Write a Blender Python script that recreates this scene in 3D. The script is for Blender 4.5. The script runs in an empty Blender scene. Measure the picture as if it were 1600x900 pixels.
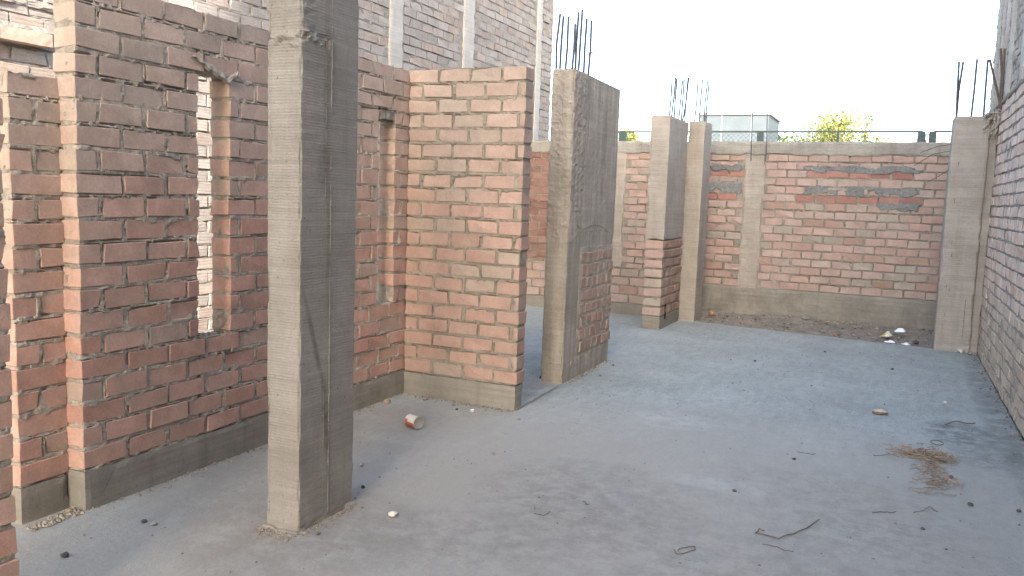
import bpy, math, random
import numpy as np
from mathutils import Matrix, Vector
random.seed(7); RS = np.random.RandomState(11)
C = bpy.context.scene.collection
S = bpy.context.scene

# ------------------------------------------------------------------ noise
def _hash(ix, iy, iz, seed):
    h = (ix*374761393 + iy*668265263 + iz*2147483647 + seed*1274126177) & 0xffffffff
    h = ((h ^ (h >> 13))*1274126177) & 0xffffffff
    h = ((h ^ (h >> 16))*2246822519) & 0xffffffff
    return ((h ^ (h >> 15)) & 0xffffff)/float(0xffffff)
def vnoise(P, seed=0):
    P = np.asarray(P, float); I = np.floor(P).astype(np.int64); F = P - I
    F = F*F*(3-2*F); r = 0
    for dx in (0, 1):
        for dy in (0, 1):
            for dz in (0, 1):
                w = (F[:, 0] if dx else 1-F[:, 0])*(F[:, 1] if dy else 1-F[:, 1])*(F[:, 2] if dz else 1-F[:, 2])
                r = r + w*_hash(I[:, 0]+dx, I[:, 1]+dy, I[:, 2]+dz, seed)
    return r
def fbm(P, seed=0, octs=3):
    P = np.asarray(P, float); a, s, t = 1., 0., 0.
    for o in range(octs):
        s = s + a*vnoise(P*(2**o) + 17.3*o, seed+o); t += a; a *= .5
    return s/t            # 0..1

# ------------------------------------------------------------------ mesh buffer
class MB:
    def __init__(s): s.v = []; s.f = []; s.m = []; s.c = []; s.n = 0
    def add(s, V, F, mat=0, col=(1, 1, 1)):
        V = np.asarray(V, float).reshape(-1, 3)
        s.v.append(V)
        c = np.asarray(col, float)
        if c.ndim == 1: c = np.tile(c[:3], (len(V), 1))
        s.c.append(c)
        for f in F:
            s.f.append(tuple(int(i)+s.n for i in f)); s.m.append(mat)
        s.n += len(V)
    def build(s, name, mats, parent=None, smooth=False):
        me = bpy.data.meshes.new(name)
        V = np.concatenate(s.v); Cc = np.concatenate(s.c)
        me.vertices.add(len(V)); me.vertices.foreach_set('co', V.ravel())
        L = np.fromiter((i for f in s.f for i in f), dtype=np.int32)
        n = np.array([len(f) for f in s.f], dtype=np.int32)
        st = np.concatenate(([0], np.cumsum(n)[:-1])).astype(np.int32)
        me.loops.add(len(L)); me.loops.foreach_set('vertex_index', L)
        me.polygons.add(len(n)); me.polygons.foreach_set('loop_start', st); me.polygons.foreach_set('loop_total', n)
        me.polygons.foreach_set('material_index', np.array(s.m, dtype=np.int32))
        me.polygons.foreach_set('use_smooth', np.full(len(n), bool(smooth)))
        at = me.color_attributes.new('Col', 'FLOAT_COLOR', 'POINT')
        at.data.foreach_set('color', np.concatenate([Cc, np.ones((len(Cc), 1))], 1).ravel())
        for m in (mats if isinstance(mats, (list, tuple)) else [mats]): me.materials.append(m)
        me.update(calc_edges=True); me.validate()
        o = bpy.data.objects.new(name, me); C.objects.link(o)
        if parent: o.parent = parent; o.matrix_parent_inverse = Matrix.Translation(parent.location).inverted()
        return o

def tag(o, label=None, cat=None, group=None, kind=None):
    if label: o['label'] = label
    if cat: o['category'] = cat
    if group: o['group'] = group
    if kind: o['kind'] = kind
    return o
def thing(name, loc, label, cat, group=None):
    o = bpy.data.objects.new(name, None); C.objects.link(o); o.location = loc; o.empty_display_size = .2
    return tag(o, label, cat, group)

# ------------------------------------------------------------------ shapes
def rough_box(mb, lo, hi, res=.03, amp=.003, chip=.006, freq=14, seed=0, mat=0, col=(1, 1, 1), cap=260, ampf=None, warp=None):
    lo = np.array(lo, float); hi = np.array(hi, float)
    n = np.clip(np.round((hi-lo)/res).astype(int), 1, cap)
    keys = {}; Q = []; faces = []; N = []
    allk = []; alln = []; allf = []; off = 0
    for a in range(3):
        b, c = (a+1) % 3, (a+2) % 3
        ib, ic = np.meshgrid(np.arange(n[b]+1), np.arange(n[c]+1), indexing='ij')
        for side in (0, 1):
            K = np.zeros(ib.shape+(3,), int); K[..., a] = n[a]*side; K[..., b] = ib; K[..., c] = ic
            nn = np.zeros(ib.shape+(3,)); nn[..., a] = 1 if side else -1
            idx = np.arange(ib.size).reshape(ib.shape)+off; off += ib.size
            q = np.stack([idx[:-1, :-1], idx[1:, :-1], idx[1:, 1:], idx[:-1, 1:]], -1).reshape(-1, 4)
            if not side: q = q[:, ::-1]
            allk.append(K.reshape(-1, 3)); alln.append(nn.reshape(-1, 3)); allf.append(q)
    K = np.concatenate(allk); NN = np.concatenate(alln); Fq = np.concatenate(allf)
    code = (K[:, 0]*4096+K[:, 1])*4096+K[:, 2]
    u, first, inv = np.unique(code, return_index=True, return_inverse=True)
    inv = inv.ravel()
    nrm = np.zeros((len(u), 3)); np.add.at(nrm, inv, NN)
    P = lo+(hi-lo)*(K[first]/n)
    cnt = (np.abs(nrm) > .5).sum(1)
    d = (fbm(P*freq, seed, 3)-.5)*2
    A = amp if ampf is None else ampf(P)
    P2 = P+nrm/np.maximum(1, np.linalg.norm(nrm, axis=1))[:, None]*(d*A)[:, None]
    e = cnt >= 2
    ch = np.maximum(0, fbm(P*11+5, seed+3, 3)-.42)*2.4*chip+chip*.25
    P2[e] -= nrm[e]*ch[e][:, None]
    if warp is not None: P2 = warp(P2)
    mb.add(P2, inv[Fq], mat, col)

_T = []
for a in range(3):
    for s0 in (-1, 1):
        for s1 in (-1, 1):
            for s2 in (-1, 1): _T.append((a, (s0, s1, s2)))
_TI = {t: i for i, t in enumerate(_T)}
def _brick_faces():
    F = []
    for a in range(3):
        b, c = (a+1) % 3, (a+2) % 3
        for sg in (-1, 1):
            q = []
            for (x, y) in ((-1, -1), (1, -1), (1, 1), (-1, 1)):
                s = [0, 0, 0]; s[a] = sg; s[b] = x; s[c] = y; q.append(_TI[(a, tuple(s))])
            F.append(q if sg > 0 else q[::-1])
    for a in range(3):                         # edges along axis a, between faces b and c
        b, c = (a+1) % 3, (a+2) % 3
        for sb in (-1, 1):
            for sc in (-1, 1):
                def k(fa, sa):
                    s = [0, 0, 0]; s[a] = sa; s[b] = sb; s[c] = sc; return _TI[(fa, tuple(s))]
                q = [k(b, -1), k(b, 1), k(c, 1), k(c, -1)]
                F.append(q if sb*sc < 0 else q[::-1])
    for s in [(x, y, z) for x in (-1, 1) for y in (-1, 1) for z in (-1, 1)]:
        q = [_TI[(0, s)], _TI[(1, s)], _TI[(2, s)]]
        F.append(q if s[0]*s[1]*s[2] > 0 else q[::-1])
    return F
_BF = _brick_faces()
def bricks(mb, cen, half, col, U, N, bev=.004, jit=.002, mat=0):
    """cen/half in wall coordinates (u along, n outward, z up)"""
    cen = np.asarray(cen, float); half = np.asarray(half, float); M = len(cen)
    corner = {s: RS.normal(0, jit, (M, 3)) - np.array(s)*np.where(RS.rand(M, 1) < .16, RS.rand(M, 1)*.009, 0) for s in
              [(x, y, z) for x in (-1, 1) for y in (-1, 1) for z in (-1, 1)]}
    V = np.zeros((M, 24, 3))
    for i, (a, s) in enumerate(_T):
        p = np.array(s)*half
        for b in range(3):
            if b != a: p[:, b] -= s[b]*bev
        V[:, i] = cen+p+corner[s]
    U = np.array(U, float); N = np.array(N, float)
    W = V[..., 0:1]*U+V[..., 1:2]*N+V[..., 2:3]*np.array([0, 0, 1.])
    flip = np.dot(np.cross(U, N), [0, 0, 1]) < 0
    for i in range(M):
        mb.add(W[i], [f[::-1] for f in _BF] if flip else _BF, mat, col[i])

RED = np.array([.41, .235, .182]); SALMON = np.array([.50, .33, .268]); DUST = np.array([.385, .315, .262]); CEM = np.array([.31, .262, .215]); DEEP = np.array([.33, .135, .105])
def tone(u, z, mode):
    r = RS.rand(); n = fbm(np.array([[u*1.7+3, z*2.3, 1.]]), 5, 2)[0]
    if mode == 'a':      # dusty above, redder below
        g = np.clip((z-.95)/1.1 + (n-.5)*1.2, 0, 1)
        c = RED*(1-r*.6)+SALMON*r*.6
        c = c*(1-.7*g)+DUST*.7*g
        if r > .9: c = c*.5+CEM*.5
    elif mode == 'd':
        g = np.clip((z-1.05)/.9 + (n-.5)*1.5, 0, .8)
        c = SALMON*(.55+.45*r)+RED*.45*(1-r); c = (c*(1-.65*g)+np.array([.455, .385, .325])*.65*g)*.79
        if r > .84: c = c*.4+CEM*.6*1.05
    elif mode == 'h':
        c = np.array([.395, .305, .262])*r+np.array([.42, .275, .23])*(1-r)
        if RS.rand() < .10: c = RED*.65+CEM*.3
        if RS.rand() < .12: c = CEM*1.1
    elif mode == 'k':
        c = np.array([.345, .298, .265])*(.9+.2*r)
        if RS.rand() < .25: c = np.array([.355, .28, .238])
    elif mode == 'j':
        c = np.array([.66, .505, .415])*(.84+.28*r)
        if RS.rand() < .15: c = np.array([.60, .42, .335])
    elif mode == 'red':
        c = DEEP*(.85+.3*r)
    return c*(.93+.14*RS.rand())

def wall(parent, U, N, u0, u1, n1, thick, z0, courses, ch=.1005, L=.2425, mode='a', openings=(), res=.012, mats=None, first=0., rec=.002, mamp=.011, jh=.0175,
         skip=None, recolor=None, name='brickwork', bev=.003, jit=.0018, core_amp=None, proud=.0, jw=.019):
    """running-bond brickwork; N side is the seen face at n = n1"""
    mb = MB(); cen = []; hal = []; col = []
    h = ch-jh; rows = {}
    for k in range(courses):
        zc = z0+ch*k+jh/2+h/2
        off = (first if k % 2 == 0 else first-L/2)
        x = u0+off-L*(1 if off > 0 else 0)
        while x < u1-.02:
            a = max(x, u0)+RS.normal(0, .0025); b = min(x+L, u1)-jw+RS.normal(0, .003)
            if x+L >= u1-.012: b = u1+RS.normal(0, .002)
            if x <= u0: a = u0+RS.normal(0, .002)
            segs = [(a, b)]
            for (o0, o1, p0, p1) in openings:
                if p0-.01 < zc < p1+.01:
                    ns = []
                    for (s, e) in segs:
                        if e <= o0 or s >= o1: ns.append((s, e)); continue
                        if s < o0: ns.append((s, o0+RS.normal(0, .004)))
                        if e > o1: ns.append((o1+RS.normal(0, .004), e))
                    segs = ns
            for (s, e) in segs:
                if e-s < .028: continue
                if skip and skip((s+e)/2, zc): continue
                dn = RS.normal(0, .0022)
                rows.setdefault(k, []).append((s, e)); cen.append(((s+e)/2, n1-thick/2+dn+proud, zc+RS.normal(0, .0012))); hal.append(((e-s)/2, thick/2, h/2+RS.normal(0, .0010)))
                c = tone((s+e)/2, zc, mode)
                if recolor: c = recolor((s+e)/2, zc, c)
                col.append(c)
            x += L
    bricks(mb, cen, hal, col, U, N, bev=bev, jit=jit)
    # mortar core, split round the openings
    z1 = z0+ch*courses-.006
    rects = [(u0, u1, z0-.002, z1)]
    for (o0, o1, p0, p1) in openings:
        out = []
        for (a, b, c, d) in rects:
            if o0 >= b or o1 <= a or p0 >= d or p1 <= c: out.append((a, b, c, d)); continue
            out += [(a, o0, c, d), (o1, b, c, d), (o0, o1, c, p0-.004), (o0, o1, p1+.004, d)]
        rects = [r for r in out if r[1]-r[0] > .005 and r[3]-r[2] > .005]
    U_ = np.array(U, float); N_ = np.array(N, float)
    flip = np.dot(np.cross(U_, N_), [0, 0, 1]) < 0
    for (a, b, c, d) in rects:
        sub = MB()
        rough_box(sub, (a+.006, n1-thick+rec, c), (b-.006, n1-rec, d), res=res, amp=mamp, chip=.003, freq=34, seed=int(a*100) % 97+3, cap=420)
        V = sub.v[0]; fr = V[:, 1] > n1-.035; kk = np.floor((V[:, 2]-z0)/ch).astype(int)
        nz = fbm(V*[38, 20, 38], 77, 3); mg = np.clip((nz-.47)*.06, .001, .012)
        for k, segs in rows.items():
            sel = np.where(fr & (kk == k))[0]
            if not len(sel): continue
            zl = V[sel, 2]-(z0+ch*k+jh/2); zin = np.minimum(zl, h-zl)
            best = np.full(len(sel), -1.)
            for (s_, e_) in segs: best = np.maximum(best, np.minimum(zin, np.minimum(V[sel, 0]-s_, e_-V[sel, 0])))
            ins = best > mg[sel]; V[sel[ins], 1] -= .014
            edge = (~ins) & (best > -.0015); V[sel[edge], 1] = np.minimum(V[sel[edge], 1], n1+.0015)
        W = V[:, 0:1]*U_+V[:, 1:2]*N_+V[:, 2:3]*np.array([0, 0, 1.])
        mb.add(W, [f[::-1] for f in sub.f] if flip else sub.f, 1)
    return mb.build(name, mats or [M_brick, M_mortar], parent)

def tube(mb, pts, r, seg=6, mat=0, col=(1, 1, 1), r2=None):
    pts = [Vector(p) for p in pts]; rings = []; V = []; F = []
    for i, p in enumerate(pts):
        t = (pts[min(i+1, len(pts)-1)]-pts[max(i-1, 0)]).normalized()
        a = t.orthogonal().normalized(); b = t.cross(a)
        if i:
            a = (pa-t*pa.dot(t)).normalized(); b = t.cross(a)
        pa = a
        rr = r if r2 is None else r+(r2-r)*i/(len(pts)-1)
        for k in range(seg):
            g = 2*math.pi*k/seg; V.append(p+a*math.cos(g)*rr+b*math.sin(g)*rr)
    for i in range(len(pts)-1):
        for k in range(seg):
            F.append((i*seg+k, i*seg+(k+1) % seg, (i+1)*seg+(k+1) % seg, (i+1)*seg+k))
    F.append(tuple(range(seg))[::-1]); F.append(tuple((len(pts)-1)*seg+k for k in range(seg)))
    mb.add([tuple(v) for v in V], F, mat, col)
def box(mb, lo, hi, mat=0, col=(1, 1, 1)):
    (x0, y0, z0), (x1, y1, z1) = lo, hi
    V = [(x0, y0, z0), (x1, y0, z0), (x1, y1, z0), (x0, y1, z0), (x0, y0, z1), (x1, y0, z1), (x1, y1, z1), (x0, y1, z1)]
    mb.add(V, [(3, 2, 1, 0), (4, 5, 6, 7), (0, 1, 5, 4), (1, 2, 6, 5), (2, 3, 7, 6), (3, 0, 4, 7)], mat, col)

# ------------------------------------------------------------------ materials
class NT:
    def __init__(s, name, rough=.9, spec=.3):
        s.m = bpy.data.materials.new(name); s.m.use_nodes = True; s.t = s.m.node_tree
        s.b = s.t.nodes['Principled BSDF']; s.b.inputs['Roughness'].default_value = rough
        s.b.inputs['Specular IOR Level'].default_value = spec
        s.tc = s.t.nodes.new('ShaderNodeTexCoord'); s.geo = s.t.nodes.new('ShaderNodeNewGeometry')
    def P(s): return s.geo.outputs['Position']
    def link(s, a, b): s.t.links.new(a, b)
    def map(s, v, scale=(1, 1, 1), loc=(0, 0, 0)):
        n = s.t.nodes.new('ShaderNodeMapping'); n.inputs['Scale'].default_value = scale; n.inputs['Location'].default_value = loc
        s.link(v, n.inputs['Vector']); return n.outputs[0]
    def noise(s, v, scale, detail=3, rough=.55):
        n = s.t.nodes.new('ShaderNodeTexNoise'); n.inputs['Scale'].default_value = scale; n.inputs['Detail'].default_value = detail
        n.inputs['Roughness'].default_value = rough; s.link(v, n.inputs['Vector']); return n.outputs['Fac']
    def ramp(s, f, pts):
        n = s.t.nodes.new('ShaderNodeValToRGB'); el = n.color_ramp.elements
        while len(el) < len(pts): el.new(.5)
        for e, (p, c) in zip(el, pts):
            e.position = p; e.color = (c, c, c, 1) if isinstance(c, (int, float)) else (*c, 1)
        s.link(f, n.inputs[0]); return n.outputs[0]
    def mix(s, f, a, b, mode='MIX'):
        n = s.t.nodes.new('ShaderNodeMix'); n.data_type = 'RGBA'; n.blend_type = mode
        for sock, val in ((n.inputs[0], f), (n.inputs[6], a), (n.inputs[7], b)):
            if hasattr(val, 'is_linked'): s.link(val, sock)
            elif isinstance(val, (int, float)): sock.default_value = val
            else: sock.default_value = (*val, 1)
        return n.outputs[2]
    def math(s, op, a, b=0., clamp=False):
        n = s.t.nodes.new('ShaderNodeMath'); n.operation = op; n.use_clamp = clamp
        for i, v in enumerate((a, b)):
            if hasattr(v, 'is_linked'): s.link(v, n.inputs[i])
            else: n.inputs[i].default_value = v
        return n.outputs[0]
    def attr(s, name='Col'):
        n = s.t.nodes.new('ShaderNodeAttribute'); n.attribute_name = name; return n.outputs['Color']
    def sep(s, v):
        n = s.t.nodes.new('ShaderNodeSeparateXYZ'); s.link(v, n.inputs[0]); return n.outputs
    def bump(s, h, dist=.01, strength=1., prev=None):
        n = s.t.nodes.new('ShaderNodeBump'); n.inputs['Distance'].default_value = dist; n.inputs['Strength'].default_value = strength
        s.link(h, n.inputs['Height'])
        if prev is not None: s.link(prev, n.inputs['Normal'])
        return n.outputs[0]
    def out(s, col, nrm=None):
        if hasattr(col, 'is_linked'): s.link(col, s.b.inputs['Base Color'])
        else: s.b.inputs['Base Color'].default_value = (*col, 1)
        if nrm is not None: s.link(nrm, s.b.inputs['Normal'])
        return s.m

def brick_mat(name, smear=.3, lines=0., cem=(.34, .275, .215), bump=.0035):
    t = NT(name, .93, .15); P = t.P()
    base = t.attr()
    v = t.noise(P, 9, 4, .6)
    base = t.mix(1., base, t.ramp(v, [(.25, .80), (.75, 1.17)]), 'MULTIPLY')
    sp = t.noise(P, 75, 3, .7)
    base = t.mix(1., base, t.ramp(sp, [(.3, .87), (.7, 1.1)]), 'MULTIPLY')
    sm = t.noise(t.map(P, (1, 1, 1.6)), 5.5, 6, .68)
    f = t.ramp(sm, [(.50-smear*.2, 0.), (.95-smear*.2, .75)])
    base = t.mix(f, base, cem)
    dk = t.ramp(t.noise(P, 2.6, 5, .7), [(.62, 0.), (.78, .45)])
    base = t.mix(dk, base, (.17, .125, .095))
    h = t.noise(P, 160, 4, .7); n1 = t.bump(h, bump)
    n1 = t.bump(t.noise(P, 26, 4, .65), .004, .8, n1)
    if lines:
        w = t.t.nodes.new('ShaderNodeTexWave'); w.bands_direction = 'Z'; w.inputs['Scale'].default_value = lines
        w.inputs['Distortion'].default_value = 1.2; w.inputs['Detail'].default_value = 2; t.link(P, w.inputs['Vector'])
        n1 = t.bump(w.outputs['Fac'], .002, .6, n1)
    return t.out(base, n1)
def mortar_mat(name, a=(.30, .25, .195), b=(.20, .162, .125)):
    t = NT(name, .96, .1); P = t.P()
    c = t.mix(t.ramp(t.noise(P, 30, 5, .7), [(.3, 0.), (.7, 1.)]), b, a)
    c = t.mix(1., c, t.ramp(t.noise(P, 3, 3), [(.3, .8), (.7, 1.15)]), 'MULTIPLY')
    n = t.bump(t.noise(P, 110, 5, .75), .012); n = t.bump(t.noise(P, 45, 3, .6), .014, .9, n)
    return t.out(c, n)
def concrete_mat(name, a=(.37, .315, .255), b=(.25, .21, .168), lines=0., vert=0., stain=.35, rough=.0, marks=()):
    t = NT(name, .9, .2); P = t.P()
    v = t.noise(P, 3.2, 6, .65)
    c = t.mix(t.ramp(v, [(.3, 0.), (.7, 1.)]), b, a)
    st = t.noise(t.map(P, (9, 9, .8)), 1., 5, .65)      # runs down the face
    c = t.mix(t.ramp(st, [(.52, 0.), (.75, stain)]), c, (.14, .112, .088))
    ho = t.noise(t.map(P, (1.3, 1.3, 45)), 1., 4, .6)
    c = t.mix(1., c, t.ramp(ho, [(.3, .88), (.7, 1.08)]), 'MULTIPLY')
    c = t.mix(1., c, t.ramp(t.noise(P, 130, 3, .7), [(.3, .9), (.7, 1.07)]), 'MULTIPLY')
    pit = t.ramp(t.noise(P, 60, 2, .5), [(.70, 0.), (.76, .8)])
    c = t.mix(pit, c, (.10, .08, .064))
    if marks:
        xyz = t.sep(P)
        for (y0, z0, ry, rz, sh, amt) in marks:          # leaning damp streaks
            zz = t.math('SUBTRACT', xyz[2], z0); yy = t.math('SUBTRACT', t.math('SUBTRACT', xyz[1], y0), t.math('MULTIPLY', zz, sh))
            dy = t.math('DIVIDE', yy, ry); dz = t.math('DIVIDE', zz, rz)
            f = t.math('SUBTRACT', 1., t.math('ADD', t.math('MULTIPLY', dy, dy), t.math('MULTIPLY', dz, dz)), True)
            f = t.math('MULTIPLY', f, t.ramp(t.noise(P, 24, 5, .7), [(.3, .25), (.6, 1.)]))
            c = t.mix(t.math('MULTIPLY', f, amt), c, (.085, .068, .055))
    n = t.bump(t.noise(P, 180, 4, .7), .003)
    if lines:
        w = t.t.nodes.new('ShaderNodeTexWave'); w.bands_direction = 'Z'; w.inputs['Scale'].default_value = lines
        w.inputs['Distortion'].default_value = 2.5; w.inputs['Detail'].default_value = 3; w.inputs['Detail Scale'].default_value = 1.6
        t.link(P, w.inputs['Vector'])
        n = t.bump(w.outputs['Fac'], .0011, .8, n)
        n = t.bump(ho, .0035, .9, n)
    if vert:
        w = t.noise(t.map(P, (vert, vert, .6)), 1., 3, .6)
        n = t.bump(w, .012, 1., n)
        c = t.mix(1., c, t.ramp(w, [(.35, .82), (.6, 1.06)]), 'MULTIPLY')
    n = t.bump(t.noise(P, 22, 4, .65), .006+rough, .8, n)
    return t.out(c, n)
def plain(name, col, rough=.8, spec=.3, var=.15, scale=30, metal=0.):
    t = NT(name, rough, spec); t.b.inputs['Metallic'].default_value = metal
    c = t.mix(1., col, t.ramp(t.noise(t.P(), scale, 4, .65), [(.3, 1-var), (.7, 1+var)]), 'MULTIPLY')
    return t.out(c, t.bump(t.noise(t.P(), scale*4, 3, .6), .002))

M_brick = brick_mat('clay_brick', .22)
M_brick_pale = brick_mat('clay_brick_pale', .38, cem=(.37, .30, .235))
M_brick_far = brick_mat('weathered_brick', .42, cem=(.36, .295, .24), bump=.006)
M_brick_neigh = brick_mat('scored_brick', .35, lines=13, cem=(.38, .335, .295), bump=.006)
M_brick_party = brick_mat('party_wall_brick', .62, cem=(.62, .505, .41), bump=.006)
M_mortar = mortar_mat('mortar', (.45, .395, .335), (.32, .278, .23))
M_mortar_pale = mortar_mat('mortar_pale', (.36, .325, .285), (.26, .23, .198))
M_mortar_far = mortar_mat('mortar_far', (.36, .315, .265), (.255, .22, .182))
M_mortar_d = mortar_mat('mortar_d', (.36, .315, .255), (.265, .228, .18))
M_conc = concrete_mat('column_concrete', a=(.272, .248, .220), b=(.20, .18, .157), lines=26, stain=.4, marks=((2.81, .80, .02, .28, -.32, .7), (2.895, .42, .032, .26, -.1, .75), (2.88, 1.9, .03, .6, 0., .4), (2.86, 1.55, .05, .12, 0., .45), (2.90, 1.25, .02, .5, 0., .35)))
M_conc_v = concrete_mat('pier_concrete', a=(.40, .352, .298), b=(.28, .243, .203), vert=14, stain=.45, rough=.004)
M_conc_far = concrete_mat('far_concrete', a=(.40, .355, .305), b=(.295, .258, .22), lines=16, stain=.3)
M_base = concrete_mat('footing_concrete', a=(.285, .258, .218), b=(.20, .178, .148), stain=.5)
M_base_far = concrete_mat('far_footing_concrete', a=(.30, .275, .23), b=(.185, .165, .14), lines=4, stain=.6, rough=.006)
M_beam = concrete_mat('beam_concrete', a=(.37, .345, .30), b=(.25, .23, .20), stain=.5, rough=.01)
M_strip = concrete_mat('pilaster_concrete', a=(.50, .46, .41), b=(.39, .35, .31), stain=.25)
M_smear = mortar_mat('blue_grey_cement', (.27, .265, .25), (.17, .168, .16))
M_steel = plain('steel_bar', (.085, .085, .115), .55, .4, .3, 60, .3)
M_rust = plain('rusted_wire', (.12, .085, .065), .8, .3, .3, 60)
M_fence = plain('fence_paint', (.055, .08, .08), .5, .4, .2)
M_glassy = plain('block_pane', (.06, .07, .08), .3, .5)
M_black = plain('dark_gap', (.02, .017, .014), .95, .1)

def slab_mat():
    t = NT('floor_concrete', .62, .42); P = t.P()
    c = t.mix(t.ramp(t.noise(P, 1.3, 6, .6), [(.32, 0.), (.68, 1.)]), (.295, .318, .296), (.375, .398, .378))
    c = t.mix(1., c, t.ramp(t.noise(P, 11, 6, .78), [(.3, .84), (.72, 1.10)]), 'MULTIPLY')
    c = t.mix(1., c, t.ramp(t.noise(P, 120, 4, .8), [(.30, .66), (.68, 1.18)]), 'MULTIPLY')
    c = t.mix(t.ramp(t.noise(P, 70, 2, .5), [(.71, 0.), (.74, .55)]), c, (.12, .11, .098))
    tr = t.noise(t.map(P, (5, 1.2, 1)), 3., 5, .7)                       # trowel and drag marks
    c = t.mix(1., c, t.ramp(tr, [(.35, .88), (.65, 1.08)]), 'MULTIPLY')
    gr = t.math('MULTIPLY', t.ramp(t.noise(P, 2.1, 4, .6), [(.42, 0.), (.62, 1.)]), t.ramp(t.noise(P, 48, 6, .8), [(.50, 0.), (.62, 1.)]))
    c = t.mix(t.math('MULTIPLY', gr, .7), c, (.15, .145, .135))        # worn, gritty patches
    c = t.mix(t.ramp(t.noise(t.map(P, (1, 3.2, 1)), 7., 6, .75), [(.56, 0.), (.68, .55)]), c, (.43, .43, .41))   # pale cement scum
    vo = t.t.nodes.new('ShaderNodeTexVoronoi'); vo.feature = 'DISTANCE_TO_EDGE'; vo.inputs['Scale'].default_value = .55
    wv = t.t.nodes.new('ShaderNodeVectorMath'); wv.operation = 'ADD'; nz = t.t.nodes.new('ShaderNodeTexNoise'); nz.inputs['Scale'].default_value = 3.; nz.inputs['Detail'].default_value = 5
    t.link(P, nz.inputs['Vector']); t.link(P, wv.inputs[0]); t.link(nz.outputs['Color'], wv.inputs[1]); t.link(wv.outputs[0], vo.inputs['Vector'])
    crk = t.math('MULTIPLY', t.ramp(vo.outputs['Distance'], [(.0, 1.), (.0035, 0.)]), t.ramp(t.noise(P, .9, 2), [(.5, 0.), (.58, 1.)]))
    c = t.mix(t.math('MULTIPLY', crk, .6), c, (.11, .105, .095))
    xyz = t.sep(P)
    def blob(cx, cy, rx, ry, colr, amt, sc=7, th=.45):
        nonlocal c
        dx = t.math('DIVIDE', t.math('SUBTRACT', xyz[0], cx), rx); dy = t.math('DIVIDE', t.math('SUBTRACT', xyz[1], cy), ry)
        d = t.math('ADD', t.math('MULTIPLY', dx, dx), t.math('MULTIPLY', dy, dy))
        f = t.math('SUBTRACT', 1., d, True)
        g = t.math('MULTIPLY', t.math('POWER', f, .6), t.ramp(t.noise(P, sc, 6, .72), [(th, 0.), (th+.2, 1.)]))
        c = t.mix(t.math('MULTIPLY', g, amt), c, colr)
    blob(-.7, 3.1, 3.2, 2.9, (.318, .288, .25), .92, 2.2, .22)  # brown dust tint that paints in warm bounce light over the near part
    blob(-1.3, 3.75, .6, .6, (.165, .148, .128), .6, 10, .40)    # trodden dirt
    blob(-.75, 3.3, 1., .55, (.18, .16, .138), .55, 9, .42)
    blob(-1.55, 3.0, .5, .4, (.16, .142, .122), .55, 11, .42)
    blob(-.2, 4.3, .8, .6, (.195, .175, .152), .5, 10, .42)
    blob(.1, 3.7, .6, .5, (.175, .157, .136), .5, 10, .44)
    blob(-1.25, 5.4, .34, .24, (.40, .39, .365), .75, 9, .38)    # pale plaster dust
    blob(-.75, 4.25, .36, .11, (.385, .37, .345), .7, 12, .36)
    blob(.5, 6.1, .28, .38, (.07, .075, .075), .85, 9, .40)      # damp black marks
    blob(.6, 5.6, .22, .32, (.115, .12, .115), .7, 10, .40)
    blob(.78, 7.0, .15, 2.8, (.13, .135, .12), .75, 6, .36)      # mossy edge by the wall
    blob(-2.2, 2.75, .6, .55, (.17, .15, .127), .6, 7, .36)
    blob(-2.9, 3.6, .6, 1.2, (.19, .17, .147), .5, 4, .36)
    blob(-2.5, 5.6, .35, .5, (.18, .16, .137), .6, 5, .36)
    n = t.bump(t.noise(P, 220, 4, .75), .0035); n = t.bump(t.noise(P, 38, 4, .6), .004, .7, n); n = t.bump(tr, .004, .6, n)
    return t.out(c, n)
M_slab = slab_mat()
def dirt_mat():
    t = NT('loose_dirt', .97, .1); P = t.P()
    c = t.mix(t.ramp(t.noise(P, 6, 6, .7), [(.3, 0.), (.7, 1.)]), (.21, .185, .155), (.34, .30, .255))
    c = t.mix(1., c, t.ramp(t.noise(P, 70, 4, .8), [(.3, .65), (.7, 1.25)]), 'MULTIPLY')
    return t.out(c, t.bump(t.noise(P, 60, 5, .75), .02))
M_dirt = dirt_mat()
def ground_mat():
    t = NT('street_ground', .95, .1); P = t.P()
    c = t.mix(t.ramp(t.noise(P, .35, 5, .6), [(.3, 0.), (.7, 1.)]), (.24, .20, .155), (.33, .285, .23))
    return t.out(c, t.bump(t.noise(P, 20, 4, .7), .02))
M_ground = ground_mat()

# ------------------------------------------------------------------ ground, slab, dirt
mb = MB()
g = 400
mb.add([(-g, -g, -.16), (g, -g, -.16), (g, g, -.16), (-g, g, -.16)], [(0, 1, 2, 3)])
tag(mb.build('ground', M_ground), kind='structure')

def slab_end(x):
    return np.where(x < -2.1, 10.17, 10.107+(x+2.116)*(9.73-10.107)/2.547) + .012*np.sin(x*9)+.008*np.sin(x*23+1)
nx, ny = 210, 420
xs = np.linspace(-4.93, .845, nx+1); tt = np.linspace(0, 1, ny+1)**.8
X, T = np.meshgrid(xs, tt, indexing='ij'); Y = -9+T*(slab_end(X)+9)
P = np.stack([X, Y, np.zeros_like(X)], -1).reshape(-1, 3)
Z = (fbm(P*1.7, 2, 3)-.5)*.010+(fbm(P*9, 4, 2)-.5)*.003
Pz = P.copy(); Pz[:, 2] = Z
idx = np.arange((nx+1)*(ny+1)).reshape(nx+1, ny+1)
q = np.stack([idx[:-1, :-1], idx[1:, :-1], idx[1:, 1:], idx[:-1, 1:]], -1).reshape(-1, 4)
mb = MB(); mb.add(Pz, q)
e = Pz[idx[:, -1]]; low = e.copy(); low[:, 2] = -.14; low[:, 1] += .01
mb.add(np.concatenate([e, low]), [(i, i+1, nx+2+i, nx+1+i) for i in range(nx)])
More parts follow.
